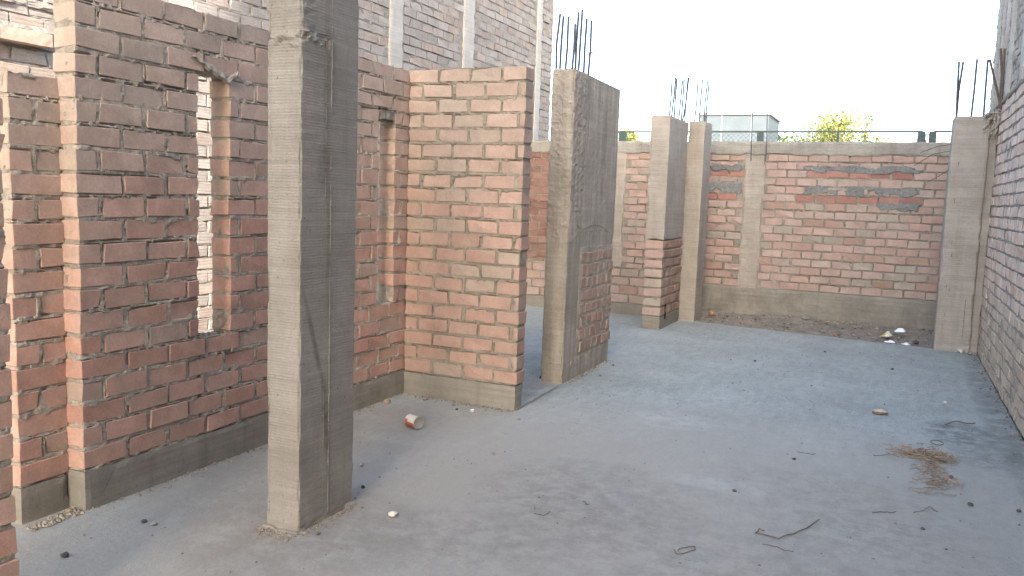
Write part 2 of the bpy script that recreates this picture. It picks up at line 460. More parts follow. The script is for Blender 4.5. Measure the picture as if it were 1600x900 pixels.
tag(mb.build('floor', M_slab, smooth=True), kind='structure')
# thin construction joint in the slab between wall end and pier
mb = MB(); V = []; F = []
for i in range(40):
    y = 5.07+i*(5.98-5.07)/39; x = -2.255-.02*i/39+RS.normal(0, .003); w = .004+.004*RS.rand()
    V += [(x-w, y, .006), (x+w, y, .006)]
for i in range(39): F.append((2*i, 2*i+1, 2*i+3, 2*i+2))
mb.add(V, F); tag(mb.build('floor_joint', M_base), kind='structure')
# dirt strip between the slab and the far wall
nx, ny = 240, 70
xs = np.linspace(-4.93, .9, nx+1); tt = np.linspace(0, 1, ny+1)
X, T = np.meshgrid(xs, tt, indexing='ij'); Y0 = slab_end(X)-.03; Y = Y0+T*(11.2-Y0)
P = np.stack([X, Y, np.zeros_like(X)], -1).reshape(-1, 3)
t_ = T.reshape(-1)
Z = -.035+t_**1.1*.065+(fbm(P*3, 21, 3)-.5)*.07*np.minimum(1, t_*6)+(fbm(P*16, 31, 3)-.5)*.035
P[:, 2] = Z
idx = np.arange((nx+1)*(ny+1)).reshape(nx+1, ny+1)
q = np.stack([idx[:-1, :-1], idx[1:, :-1], idx[1:, 1:], idx[:-1, 1:]], -1).reshape(-1, 4)
mb = MB(); mb.add(P, q)
tag(mb.build('dirt_strip', M_dirt, smooth=True), kind='structure')
DIRT = (P.copy())

# ------------------------------------------------------------------ near walls
GW = 'bare brick walls of the unfinished house'
def base_block(parent, lo, hi, name='concrete_base', mat=None, res=.03, amp=.004, seed=1):
    mb = MB(); rough_box(mb, lo, hi, res, amp, .008, 10, seed); return mb.build(name, mat or M_base, parent)
Z0 = .178; CH = .1010
# A : long wall with two slots, seen on its +X face
XA = -3.157
wA = thing('brick_wall', (XA-.065, 2.45, 0), 'long brick wall with two narrow upright slots behind the near concrete column', 'brick wall', GW)
slots = [(3.125, 3.338, Z0+5*CH, Z0+18*CH), (4.70, 4.90, Z0+5*CH, Z0+18*CH)]
wall(wA, (0, 1, 0), (1, 0, 0), 2.448, 5.19, XA, .132, Z0, 21, CH, mode='a', openings=slots, first=.0)
base_block(wA, (XA-.135, 2.448, -.05), (XA+.004, 5.185, Z0), seed=3)
mb = MB()
rough_box(mb, (XA-.10, 4.72, Z0+18*CH-.075), (XA-.002, 4.90, Z0+18*CH+.004), .012, .016, .03, 22, 8)
mb.build('mortar_lump', M_base, wA)
# perforated sill bricks: dark holes in the two slot bottoms
mb = MB()
for s in slots[:1]:
    for i in range(6):
        for j in range(3):
            cx = XA-.028-j*.036; cy = s[0]+.02+i*.034
            r = .010; n = 10
            V = [(cx+r*math.cos(2*math.pi*k/n), cy+r*math.sin(2*math.pi*k/n), s[2]-.0015) for k in range(n)]
            mb.add(V, [tuple(range(n))])
mb.build('brick_hole', M_black, wA)
# B : short pier to its left, lower
XB = -3.257
wB = thing('brick_wall', (XB-.065, 2.22, 0), 'low narrow brick pier at the left edge, one brick wide and topped out lower than its neighbour', 'brick wall', GW)
wall(wB, (0, 1, 0), (1, 0, 0), 2.222, 2.452, XB, .132, Z0-.02, 17, .1015, L=.2425, mode='a', first=0.)
base_block(wB, (XB-.135, 2.222, -.05), (XB+.004, 2.446, Z0-.022), seed=5)
# C : nearest wall, cut by the frame
XC = -2.42
wC = thing('brick_wall', (XC-.065, 1.0, 0), 'nearest brick wall, only its toothed end showing in the bottom left corner', 'brick wall', GW)
wall(wC, (0, 1, 0), (1, 0, 0), .4225, 1.635, XC, .132, Z0, 21, CH, mode='a', first=0.)
base_block(wC, (XC-.135, .4, -.05), (XC+.004, 1.632, Z0), seed=6)
# D : cross wall facing the camera
wD = thing('brick_wall', (-2.7, 5.12, 0), 'short pale brick cross wall facing the viewer on a grey concrete band', 'brick wall', GW)
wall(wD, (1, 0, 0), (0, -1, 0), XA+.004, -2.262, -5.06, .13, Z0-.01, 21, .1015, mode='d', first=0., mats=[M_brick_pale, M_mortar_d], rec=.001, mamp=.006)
base_block(wD, (XA+.006, 5.054, -.05), (-2.262, 5.188, Z0-.012), seed=7, mat=M_base)

# ------------------------------------------------------------------ columns
GC = 'bare concrete columns of the unfinished house'
def rebar(parent, p0, p1, r=.0075, mat=None):
    mb = MB(); mid = (Vector(p0)+Vector(p1))/2+Vector((RS.normal(0, .004), RS.normal(0, .004), 0))
    tube(mb, [p0, mid, p1], r, 6); return mb.build('rebar', mat or M_steel, parent)
# near column
c1 = thing('concrete_column', (-2.28, 2.9, 0), 'tall square concrete column standing alone nearest the camera, running out of the top of the picture', 'column', GC)
mb = MB()
def amp1(P):
    a = np.full(len(P), .0018); scar = np.abs(P[:, 2]-2.05-.02*np.sin(P[:, 0]*60)) < .022
    a += np.where(scar & (P[:, 1] < 2.90), .020, 0); a += np.where((np.abs(P[:, 2]-2.12) < .08) & (P[:, 1] < 2.80), .006, 0)
    a += np.where(P[:, 2] < .03, .006, 0); return a
rough_box(mb, (-2.364, 2.712, -.05), (-2.194, 3.10, 2.9),   .0095, .002, .006, 24, 2, ampf=amp1, cap=330)
mb.build('column_shaft', M_conc, c1)
mb = MB()
rough_box(mb, (-2.1955, 2.908, .03), (-2.1900, 2.914, 2.88), .010, .0026, .002, 40, 5, cap=400)
mb.build('formwork_ridge', M_conc, c1)
mb = MB(); rough_box(mb, (-2.1955, 2.8735, .03), (-2.1925, 2.8755, 2.88), .012, .0012, .001, 40, 9, cap=400); mb.build('board_joint', M_base, c1)
mb = MB(); rough_box(mb, (-2.357, 2.7105, 2.30), (-2.354, 2.7125, 2.6), .03, .001, .001); rough_box(mb, (-2.3505, 2.7095, .05), (-2.3490, 2.7125, 2.85), .012, .001, .001, 40, 3, cap=400); mb.build('board_joint', M_conc, c1)
mb = MB()
rough_box(mb, (-2.385, 2.685, -.04), (-2.18, 3.12, .012), .012, .012, .02, 14, 12); mb.build('spilled_mortar', M_base, c1)

# pier E with bricks exposed low on its side
cE = thing('concrete_column', (-2.37, 6.5, 0), 'wide rough concrete pier past the cross wall with exposed bricks low on its side and eight steel bars on top', 'column', GC)
mb = MB()
def ampE(P):
    hon = np.where((P[:, 1] < 6.28) & (P[:, 2] > 1.15), .010, .003)
    hon = np.where((P[:, 1] < 6.01) & (P[:, 2] > 1.1), .010, hon)
    return hon+np.where(np.abs(P[:, 2]-.14) < .02, .006, 0)
def warpE(P):
    k = np.clip((P[:, 1]-6.15)/.9, 0, 1)
    P = P.copy(); top = P[:, 2] > 2.35; P[top, 2] -= .012*k[top]
    # thicker cast above the bricks, with a curved lower edge
    side = P[:, 0] > -2.30
    edge = 1.10+.13*np.sin(np.clip((P[:, 1]-6.05)/1.1, 0, 1)*math.pi)
    P[side, 0] += np.where(P[side, 2] > edge[side], .005, 0.)
    return P
rough_box(mb, (-2.466, 5.99, -.05), (-2.285, 7.13, 2.42), .010, .004, .012, 42, 14, ampf=ampE, warp=warpE)
mb.build('column_shaft', M_conc_v, cE)
mb = MB(); cen = []; hal = []; col = []
for k in range(8):
    y = 6.30+(.0 if k % 2 else .03)
    while y < 7.06:
        w = .125+RS.normal(0, .006)
        cen.append((y+w/2, -2.288, .235+k*.1055+RS.normal(0, .002))); hal.append((w/2-.012, .014, .041)); col.append(tone(y, 1.1, 'a')*.6+CEM*.3); y += w+.012
bricks(mb, cen, hal, col, (0, 1, 0), (1, 0, 0), bev=.006, jit=.003)
rough_box(mb, (-2.30, 6.28, .18), (-2.281, 7.12, 1.06), .014, .007, .004, 30, 3, mat=1);
mb.build('brick_panel', [M_brick_far, M_mortar], cE)
for (x, y, z) in ((-2.44, 6.014, 2.829), (-2.44, 6.082, 2.827), (-2.44, 6.186, 2.845), (-2.31, 6.0, 2.747), (-2.31, 6.062, 2.845), (-2.31, 6.139, 2.88), (-2.31, 6.246, 2.835), (-2.31, 6.353, 2.842)):
    rebar(cE, (x+RS.normal(0, .003), y, 2.38), (x+.012, y, z), .0098)

# F : slim column on a brick stub, and the full column joined behind it
cF = thing('concrete_column', (-2.45, 9.6, 0), 'slim concrete column sitting on a low brick stub, bars bunched on top', 'column', GC)
base_block(cF, (-2.557, 9.16, -.05), (-2.345, 10.05, .15), seed=9, mat=M_base, res=.04)
wall(cF, (1, 0, 0), (0, -1, 0), -2.552, -2.349, -9.168, .87, .15, 8, .108, L=.6, mode='h', mats=[M_brick_far, M_mortar_far], res=.02, mamp=.004, rec=.004)
mb = MB(); cen = []; hal = []; col = []
for k in range(8):
    y = 9.18+(.07 if k % 2 else 0)
    while y < 9.98:
        w = .19; cen.append((y+w/2, -2.349, .155+k*.108+.048)); hal.append((w/2-.010, .006, .04)); col.append(tone(y, 1.2, 'a')*.75); y += w+.008
bricks(mb, cen, hal, col, (0, 1, 0), (1, 0, 0), bev=.004, jit=.004); mb.build('side_brickwork', M_brick_far, cF)
mb = MB(); rough_box(mb, (-2.3465, 9.36, .10), (-2.3405, 9.42, .33), .015, .004, .004, 30, 2); mb.build('hollow', M_black, cF)
mb = MB()
rough_box(mb, (-2.559, 9.155, 1.015), (-2.343, 10.05, 2.392), .025, .003, .008, 16, 22, ampf=lambda P: np.where(P[:, 2] < 1.06, .014, .003))
mb.build('column_shaft', M_conc_far, cF)
for (y, z, dy) in ((9.14, 2.76, 0), (9.35, 2.82, -.05), (9.42, 2.82, 0), (9.68, 2.84, -.04), (9.76, 2.86, 0), (9.98, 2.91, -.16), (9.94, 2.91, 0)):
    yy = max(y, 9.2); rebar(cF, (-2.37, yy+dy, 2.37), (-2.37+.01, yy, z), .0098)
cG = thing('concrete_column', (-2.25, 10.27, 0), 'plain concrete column joined to the back of the slim brick-footed one', 'column', GC)
mb = MB(); rough_box(mb, (-2.345, 10.06, -.05), (-2.15, 10.47, 2.41), .03, .003, .008, 14, 33); mb.build('column_shaft', M_conc_far, cG)
for (x, y, z) in ((-2.30, 10.2, 2.92), (-2.28, 10.36, 2.94), (-2.2, 10.27, 2.90), (-2.2, 10.37, 2.92)): rebar(cG, (x-.01, y-.02, 2.39), (x, y, z), .0095)

# I : column at the right, against the tall wall
cI = thing('concrete_column', (.65, 9.75, 0), 'wide concrete column at the right against the tall side wall, its bars and torn cement bag at the top', 'column', GC)
mb = MB(); rough_box(mb, (.447, 9.64, -.06), (.775, 9.98, 2.405), .022, .003, .010, 14, 41, ampf=lambda P: np.where(P[:, 2] < .25, .007, .003))
rough_box(mb, (.772, 9.69, -.06), (.852, 9.97, 2.43), .022, .003, .006, 14, 43)
mb.build('column_shaft', M_conc_far, cI)
mb = MB()
for z in (.37, .62, .66, .98, 1.1, 1.52, 1.9):
    x_ = .53+RS.normal(0, .01); rough_box(mb, (x_, 9.637, z), (x_+.006, 9.642, z+.02+.05*RS.rand()), .008, .003, .003, 30, int(z*50))
rough_box(mb, (.700, 9.635, .15), (.704, 9.642, .55), .012, .002, .001, 40, 2)
mb.build('honeycomb', M_rust, cI)
for a, b in (((.47, 9.68, 2.36), (.447, 9.68, 2.95)), ((.47, 9.70, 2.36), (.485, 9.70, 2.95)), ((.60, 9.68, 2.38), (.605, 9.68, 2.97)), ((.71, 9.68, 2.38), (.70, 9.68, 2.96))): rebar(cI, a, b, .011)
for a, m, b in (((.86, 9.62, 2.44), (.80, 9.64, 2.66), (.715, 9.66, 2.96)), ((.835, 9.61, 2.42), (.83, 9.62, 2.8), (.80, 9.65, 3.06)), ((.845, 9.55, 2.46), (.838, 9.57, 2.8), (.832, 9.62, 3.05))):
    mb = MB(); tube(mb, [a, m, b], .011, 6); mb.build('rebar', M_rust, cI)
mb = MB()
for (pts, r) in (([(.72, 9.62, 2.40), (.80, 9.6, 2.44), (.90, 9.57, 2.47)], .018), ([(.80, 9.61, 2.44), (.75, 9.61, 2.36), (.715, 9.62, 2.24)], .016),
                 ([(.82, 9.6, 2.44), (.80, 9.6, 2.33), (.775, 9.61, 2.22)], .014), ([(.84, 9.6, 2.42), (.835, 9.6, 2.32), (.81, 9.61, 2.21)], .02), ([(.74, 9.6, 2.42), (.81, 9.58, 2.41), (.87, 9.57, 2.45)], .014)):
    sub = MB(); pp = []
    for i in range(13):
        s = i/12; a = Vector(pts[0])*(1-s)**2+2*s*(1-s)*Vector(pts[1])+s*s*Vector(pts[2]); pp.append(a+Vector(RS.normal(0, .006, 3)))
    tube(mb, pp, r, 7, r2=r*.5)
mb.build('cement_bag_rag', M_mortar, cI)
for a, b, m in (((.46, 9.84, 2.14), (.17, 9.86, 2.05), 0), ((.46, 9.84, 2.07), (.12, 9.86, 1.91), .03), ((.46, 9.84, 1.88), (.26, 9.86, 1.74), -.02)):
    mb = MB(); tube(mb, [a, tuple((Vector(a)+Vector(b))/2+Vector((0, 0, .015+m))), b], .004, 5); mb.build('tie_wire', M_rust, cI)

# ------------------------------------------------------------------ low sill wall between the rooms
wG = thing('brick_wall', (-3.4, 10.2, 0), 'low brick sill wall between the rooms behind the wide pier', 'brick wall', GW)
wall(wG, (1, 0, 0), (0, -1, 0), -4.94, -2.56, -10.12, .12, .15, 4, .110, mode='h', mats=[M_brick_far, M_mortar_far], res=.03)
base_block(wG, (-4.94, 10.118, -.05), (-2.56, 10.24, .15), mat=M_base, res=.05, seed=15)
mb = MB(); rough_box(mb, (-4.94, 10.125, .585), (-2.56, 10.235, .602), .03, .006, .006, 12, 5); mb.build('mortar_cap', M_mortar_d, wG)

# ------------------------------------------------------------------ H : boundary wall at the end of the plot
YH = 11.15
wH = thing('boundary_wall', (-2, YH+.07, 0), 'weathered brick boundary wall across the end of the plot under a grey concrete beam', 'boundary wall')
PIL = [(-3.60, -3.43), (-1.845, -1.575)]
def inpatch(u, z):
    r = (-2.30 < u < -1.84 or -1.09 < u < .20)
    if not r: return 0
    return 1 if (1.765 < z < 1.86 or 1.50 < z < 1.60) else 0
def rec_h(u, z, c):
    if u < -3.62: return np.array([.25, .135, .11])*(.75+.4*RS.rand())
    if inpatch(u, z): return np.array([.34, .165, .135])*(.85+.3*RS.rand())
    return c
wall(wH, (1, 0, 0), (0, -1, 0), -4.94, .86, -YH, .13, .37, 17, .1018, mode='h', mats=[M_brick_far, M_mortar_far], res=.028, mamp=.006, rec=.004,
     skip=lambda u, z: any(a-.01 < u < b+.01 for a, b in PIL), recolor=rec_h, jit=.003)
mb = MB()
for (a, b) in PIL: rough_box(mb, (a, YH-.012, .18), (b, YH+.12, 2.10), .03, .006, .022, 9, int(-a*31))
mb.build('pilaster', M_conc_far, wH)
mb = MB(); rough_box(mb, (-4.94, YH-.03, -.1), (.86, YH+.14, .372), .035, .010, .012, 5, 51); mb.build('concrete_base', M_base_far, wH)
mb = MB(); rough_box(mb, (-4.94, YH-.015, 2.080), (.86, YH+.14, 2.252), .03, .012, .014, 7, 52); mb.build('ring_beam', M_beam, wH)
def smear(u0, u1, z0, z1, seed):
    res = .012; nu = int((u1-u0)/res); nz = int((z1-z0)/res)
    A, B = np.meshgrid(np.linspace(u0, u1, nu+1), np.linspace(z0, z1, nz+1), indexing='ij')
    Pp = np.stack([A, np.zeros_like(A), B], -1).reshape(-1, 3)
    f = .5+(fbm(Pp*[11, 1, 17], seed, 4)-.5)*1.9
    ez = np.minimum((Pp[:, 2]-z0)/(z1-z0), (z1-Pp[:, 2])/(z1-z0)*2.2); eu = np.minimum(Pp[:, 0]-u0, u1-Pp[:, 0])/.05
    s = f+np.minimum(.12, (np.minimum(ez, .5)-.33)*1.0)+np.minimum(0, eu-1)*.4
    d = np.clip((s-.33)*.05, -.03, .0035)+(fbm(Pp*40, seed+9, 2)-.5)*.004
    V = np.stack([Pp[:, 0], YH-.002-d, Pp[:, 2]], -1)
    idx = np.arange((nu+1)*(nz+1)).reshape(nu+1, nz+1)
    return V, np.stack([idx[:-1, :-1], idx[1:, :-1], idx[1:, 1:], idx[:-1, 1:]], -1).reshape(-1, 4)
for k, (a, b, c, d) in enumerate(((-1.12, .24, 1.868, 1.965), (-1.14, .22, 1.595, 1.715), (-2.30, -1.86, 1.865, 1.96), (-2.30, -1.86, 1.58, 1.74), (-.25, .25, 1.42, 1.53))):
    mb = MB(); V, F = smear(a, b, c, d, 70+k); mb.add(V, F); mb.build('cement_patch', M_smear, wH)
for (x, z) in ((-1.785, 2.62), (-1.60, 2.60)): rebar(wH, (x+.02, YH-.035, 2.0), (x, YH-.035, z), .006)

# ------------------------------------------------------------------ K : neighbour's wall on the left
XK = -4.95
wK = thing('neighbour_wall', (XK-.1, 5, 0), 'tall pale party wall of scored bricks and concrete strips rising behind the left walls', 'party wall')
KP = [(7.52, 7.78), (9.14, 9.42), (11.38, 11.56)]
wall(wK, (0, 1, 0), (1, 0, 0), -1.0, 12.0, XK, .12, .0, 48, .098, L=.245, mode='k', mats=[M_brick_neigh, M_mortar_pale], res=.030, mamp=.008, rec=.002, jit=.004, jh=.012,
     skip=lambda u, z: any(a-.02 < u < b+.02 for a, b in KP), recolor=lambda u, z, c: (np.array([.25, .135, .11])*(.8+.4*RS.rand()) if (u > 10.2 and z < 2.05) else c), core_amp=.012)
mb = MB()
for (a, b) in KP: rough_box(mb, (XK-.1, a, 0), (XK+.018, b, 4.8), .035, .004, .012, 8, int(a*7))
mb.build('pilaster', M_strip, wK)
mb = MB()
rough_box(mb, (XK-.05, 2.6, 2.335), (XK+.045, 4.4, 2.385), .02, .022, .02, 12, 88, cap=400)
rough_box(mb, (XK-.05, 2.6, 2.50), (XK+.03, 5.2, 2.53), .02, .018, .02, 10, 89, cap=400)
mb.build('mortar_ledge', M_mortar_pale, wK)
mb = MB(); rough_box(mb, (XK-.03, 3.0, 2.27), (XK+.085, 3.63, 2.352), .04, .002, .004, 14, 90); mb.build('projecting_brick', plain('pale_clay', (.46, .32, .25)), wK)
mb = MB(); box(mb, (XK-6, -1, -.1), (XK-.118, 12.0, 4.65)); mb.build('rear_mass', M_strip, wK)

# ------------------------------------------------------------------ J : tall building on the right
XJ = .85
wJ = thing('neighbour_building', (XJ+2, 4, 0), 'tall dusty brick side wall of the neighbouring building along the right edge', 'building')
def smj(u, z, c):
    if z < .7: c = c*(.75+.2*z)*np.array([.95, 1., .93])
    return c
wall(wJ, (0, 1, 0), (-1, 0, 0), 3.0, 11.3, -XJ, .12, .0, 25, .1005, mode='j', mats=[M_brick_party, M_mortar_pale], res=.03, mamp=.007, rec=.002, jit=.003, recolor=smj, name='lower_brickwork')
wall(wJ, (0, 1, 0), (-1, 0, 0), 3.0, 11.3, -(XJ+.03), .12, 2.55, 19, .1005, mode='k', mats=[M_brick_party, M_mortar_far], res=.03, mamp=.022, rec=.0, jit=.006, name='upper_brickwork')
mb = MB(); rough_box(mb, (XJ-.012, 3.0, 2.505), (XJ+.12, 11.3, 2.548), .025, .014, .01, 8, 61, cap=420); mb.build('mortar_ledge', M_mortar_far, wJ)
mb = MB()
for (y, w, z0) in ((10.75, .12, 2.56), (10.3, .05, 2.56), (9.9, .07, 2.56), (9.3, .16, 2.56), (8.2, .2, 2.56)):
    rough_box(mb, (XJ+.0, y, z0), (XJ+.06, y+w, 5.0), .03, .008, .012, 6, int(y*9))
mb.build('plaster_strip', M_strip, wJ)
mb = MB(); box(mb, (XJ+.155, -3, -.1), (5.0, 11.29, 4.5)); box(mb, (XJ+.005, -3, -.1), (XJ+.154, 2.99, 4.5))
mb.build('main_block', M_conc_far, wJ)

# unseen block added behind the viewer to shade the plot, sides slanted sunward
blk = thing('shade_block', (9, -14, 0), 'tall unseen block added behind the viewer to shade the plot', 'building')
mb = MB(); q = [(2.89, -12), (14, -12), (16.3, -17), (5.16, -17)]
mb.add([(x, y, -.1) for x, y in q]+[(x, y, 20.5) for x, y in q], [(0, 1, 5, 4), (1, 2, 6, 5), (2, 3, 7, 6), (3, 0, 4, 7), (4, 5, 6, 7)]); mb.build('wall', M_strip, blk)
for k in range(6):
    for j in range(4):
        wdw = MB(); box(wdw, (3.9+j*2.6, -12.05, 1.2+k*3.1), (5.3+j*2.6, -11.96, 2.7+k*3.1)); wdw.build('window', M_glassy, blk)  # window panels dressing the added shade block
# ------------------------------------------------------------------ fence on the street side
YF = 12.5
fe = thing('fence', (-2, YF, 0), 'dark green chain-link fence with a flat top rail beyond the boundary wall', 'fence')
mb = MB(); box(mb, (-4.6, YF-.015, 2.478), (.22, YF+.015, 2.50)); box(mb, (.36, YF-.015, 2.478), (.83, YF+.015, 2.50)); box(mb, (.22, YF-.01, 2.44), (.30, YF+.01, 2.455)); mb.build('top_rail', M_fence, fe)
for x, w in ((-3.93, .05), (-1.87, .045), (-.83, .016), (.21, .045), (.345, .045)):
    mb = MB(); box(mb, (x-w, YF-.045, -.1), (x+w, YF-.021, 2.49)); box(mb, (x-w, YF-.021, -.1), (x+w, YF+.03, 2.47)); mb.build('post', M_fence, fe)
mb = MB(); box(mb, (.255, YF-.008, 2.2), (.265, YF+.008, 2.44)); mb.build('thin_post', M_fence, fe)
mb = MB(); s = .07; z0, z1 = 1.7, 2.475
for i in range(-12, 78):
    for sg in (1, -1):
        x0 = -4.6+i*s; x1 = x0+(z1-z0)
        if x0 < -4.6 or x1 > .2: continue
        a, b = (x0, x1) if sg > 0 else (x1, x0)
        tube(mb, [(a, YF+.004*sg, z0), (b, YF+.004*sg, z1)], .0022, 3)
mb.build('chain_link', M_fence, fe)

# ------------------------------------------------------------------ things on the street beyond
M_cabin = plain('cabin_paint', (.10, .12, .132), .8, .3, .1, 3)
M_white = plain('white_wall', (.5, .5, .5), .8, .3, .06, 3)
M_roof = plain('roof_edge', (.25, .26, .27), .7)
M_glass = plain('dark_window', (.06, .07, .08), .3, .5)
cab = thing('site_cabin', (-4, 22.6, 0), 'pale flat-roofed cabin above the boundary wall, left of the yellowish tree', 'cabin')
mb = MB(); box(mb, (-4.85, 22, -.1), (-3.12, 24, 3.70)); mb.build('wall', M_cabin, cab)
mb = MB(); box(mb, (-4.88, 21.96, 3.70), (-3.08, 24.04, 3.76)); mb.build('roof', M_roof, cab)
mb = MB()
for x in (-4.3, -3.55): box(mb, (x, 21.985, 0), (x+.03, 21.998, 3.70))
mb.build('wall_seam', M_roof, cab)
def house(x0, x1, y, z, label, wins):
    h = thing('house', ((x0+x1)/2, y+3, 0), label, 'house', 'far houses across the street')
    mb = MB(); box(mb, (x0, y, -.1), (x1, y+6, z)); mb.build('wall', M_white, h)
    mb = MB(); box(mb, (x0-.1, y-.1, z+.002), (x1+.1, y+6.1, z+.16)); mb.build('roof', M_white, h)
    for (a, b, c, d) in wins:
        w = MB(); box(w, (a, y-.02, c), (b, y+.05, d)); w.build('window', M_glass, h)
house(-1.7, .75, 60, 6.0, 'white far house with a dark window right of the yellowish tree', [(-1.1, -.2, 5.15, 5.75)])
house(1.4, 4.2, 62, 6.05, 'white far house partly hidden by the right column', [(1.9, 2.5, 5.2, 5.8), (3.0, 3.5, 5.2, 5.8)])
M_pole = plain('lamp_pole', (.30, .31, .31), .6)
lp = thing('street_lamp', (-12.78, 35, 0), 'street lamp with a single pale head peeking past the bars of the wide pier', 'street lamp')
mb = MB(); tube(mb, [(-12.80, 35, -.1), (-12.80, 35, 7.5), (-12.74, 35, 7.68)], .05, 8, r2=.035); mb.build('pole', M_pole, lp)
mb = MB(); V = []; F = []
for i in range(7):
    s = i/6; w = .09*math.sin(math.pi*(.15+.8*s))+.02
    for (dy, dz) in ((-w, 0), (-w*.7, .05), (w*.7, .05), (w, 0), (0, -.03)): V.append((-12.74+.46*s, 35+dy, 7.68+.19*s+dz))
for i in range(6):
    for k in range(5): F.append((i*5+k, i*5+(k+1) % 5, i*5+5+(k+1) % 5, i*5+5+k))
F += [(4, 3, 2, 1, 0), (30, 31, 32, 33, 34)]
mb.add(V, F); mb.build('lamp_head', M_pole, lp)
an = MB(); tube(an, [(-3.24, 26.5, -.1), (-3.24, 26.5, 3.0), (-3.22, 26.5, 4.2)], .018, 5); tube(an, [(-3.35, 26.5, 4.33), (-3.22, 26.5, 4.2), (-3.14, 26.5, 4.05)], .03, 5)
tag(an.build('antenna_pole', M_pole), 'thin pole with a small crosspiece above the dark green bush', 'pole')

def leaf_mat(name, col):
    t = NT(name, .7, .25); c = t.mix(1., col, t.attr(), 'MULTIPLY')
    t.b.inputs['Transmission Weight'].default_value = 0.
    tr = t.t.nodes.new('ShaderNodeBsdfTranslucent'); mx = t.t.nodes.new('ShaderNodeMixShader'); mx.inputs[0].default_value = .35
    t.link(c, tr.inputs['Color']); o = t.t.nodes['Material Output']; m = t.out(c)
    t.link(t.b.outputs[0], mx.inputs[1]); t.link(tr.outputs[0], mx.inputs[2]); t.link(mx.outputs[0], o.inputs['Surface']); return m
L_yel = leaf_mat('leaf_yellow_green', (.23, .27, .105)); L_grn = leaf_mat('leaf_green', (.12, .19, .065)); L_blu = leaf_mat('leaf_blue_green', (.045, .10, .075))
M_bark = plain('bark', (.16, .12, .085), .95)
def tree(name, x, y, z0, z1, w, mat, label, n=2600, clumps=14, seed=1, ls=.05, cat='tree', gr='plants beyond the boundary wall', sparse=.2):
    r = np.random.RandomState(seed)
    t = thing(name, (x, y, -.1), label, cat, gr)
    mb = MB(); top = z0+(z1-z0)*.8; cc = []
    tube(mb, [(x, y, -.15), (x+.05, y, z0*.5), (x, y, z0), (x+.04, y, top)], .11, 8, r2=.02)
    for k in range(clumps):
        a = r.rand()*6.28; rr = w*math.sqrt(r.rand())*.85; h = r.rand(); sh = math.sin(math.pi*(.12+.83*h))
        p = (x+math.cos(a)*rr*sh, y+math.sin(a)*rr*sh, z0+(z1-z0)*h*.92); cc.append(p)
        b = (x, y, z0*.8+(p[2]-z0*.8)*.45)
        tube(mb, [b, ((b[0]+p[0])/2, (b[1]+p[1])/2, (b[2]+p[2])/2+.05), p], .028, 5, r2=.006)
    mb.build('trunk', M_bark, t)
    mb = MB()
    for k in range(n):
        c = cc[r.randint(len(cc))]; s = w*.30
        p = np.array(c)+r.normal(0, 1, 3)*[s, s, s*.75]
        if p[2] > z1+.1: continue
        d = r.normal(0, 1, 3); d /= np.linalg.norm(d); e = np.cross(d, r.normal(0, 1, 3)); e /= np.linalg.norm(e)
        l = ls*(.6+.9*r.rand()); q = [p-d*l, p+e*l*.45, p+d*l, p-e*l*.45]
        g = .6+.9*r.rand(); mb.add(q, [(0, 1, 2, 3)], 0, (g*(1+.25*r.rand()), g, g*.8))
    mb.build('crown', mat, t)
tree('tree', -1.75, 26, 2.7, 4.12, 1.0, L_yel, 'airy yellow-green tree right of centre above the boundary wall', 6500, 30, 3, ls=.042)
tree('tree', -1.05, 26.6, 2.9, 4.2, .5, L_grn, 'thin sparse tree just right of the airy yellow-green one', 900, 11, 4, ls=.042)
tree('tree', -8.0, 26, 2.6, 3.75, .55, L_yel, 'yellow-green tree top between the wide pier and the slim column', 1800, 12, 5)
tree('tree', -4.42, 27, 2.8, 4.35, .35, L_grn, 'small leafy tree top poking up behind the pale cabin', 800, 8, 6)
tree('tree', -5.35, 27, 2.8, 3.95, .3, L_yel, 'small yellow-green tree hidden by the bars left of the pale cabin', 700, 8, 9)
tree('bush', -2.75, 25.5, 2.4, 3.55, .62, L_grn, 'low dark green bush between the thin pole and the yellowish tree', 1800, 12, 7, cat='bush')
tree('bush', -3.42, 25, 2.3, 3.6, .22, L_blu, 'narrow blue-green bush beside the pale cabin', 900, 8, 8, cat='bush')

# ------------------------------------------------------------------ rag over the first slot
mb = MB(); V = []; F = []; n = 30
for i in range(n+1):
    s = i/n; y = 3.08+.30*s; z = Z0+18*CH+.072-.085*min(1, s/.78)**1.2+(.055*((s-.78)/.22)**1.3 if s > .78 else 0)+.004*math.sin(s*31)
    wd = .004+.020*math.sin(math.pi*min(1, s*.95))**1.5
    for (dx, dz) in ((.002, wd), (.016, wd*.5), (.020, -wd*.5), (.004, -wd)): V.append((XA+dx+.003*math.sin(s*40), y, z+dz))
for i in range(n):
    for k in range(4): F.append((i*4+k, i*4+(k+1) % 4, i*4+4+(k+1) % 4, i*4+4+k))
F += [(3, 2, 1, 0), (n*4, n*4+1, n*4+2, n*4+3)]
mb.add(V, F); tag(mb.build('paper_scrap', plain('grey_paper', (.27, .24, .205), .95, .1, .4, 60)), 'torn grey cement-bag strip caught across the top of the larger slot', 'scrap')

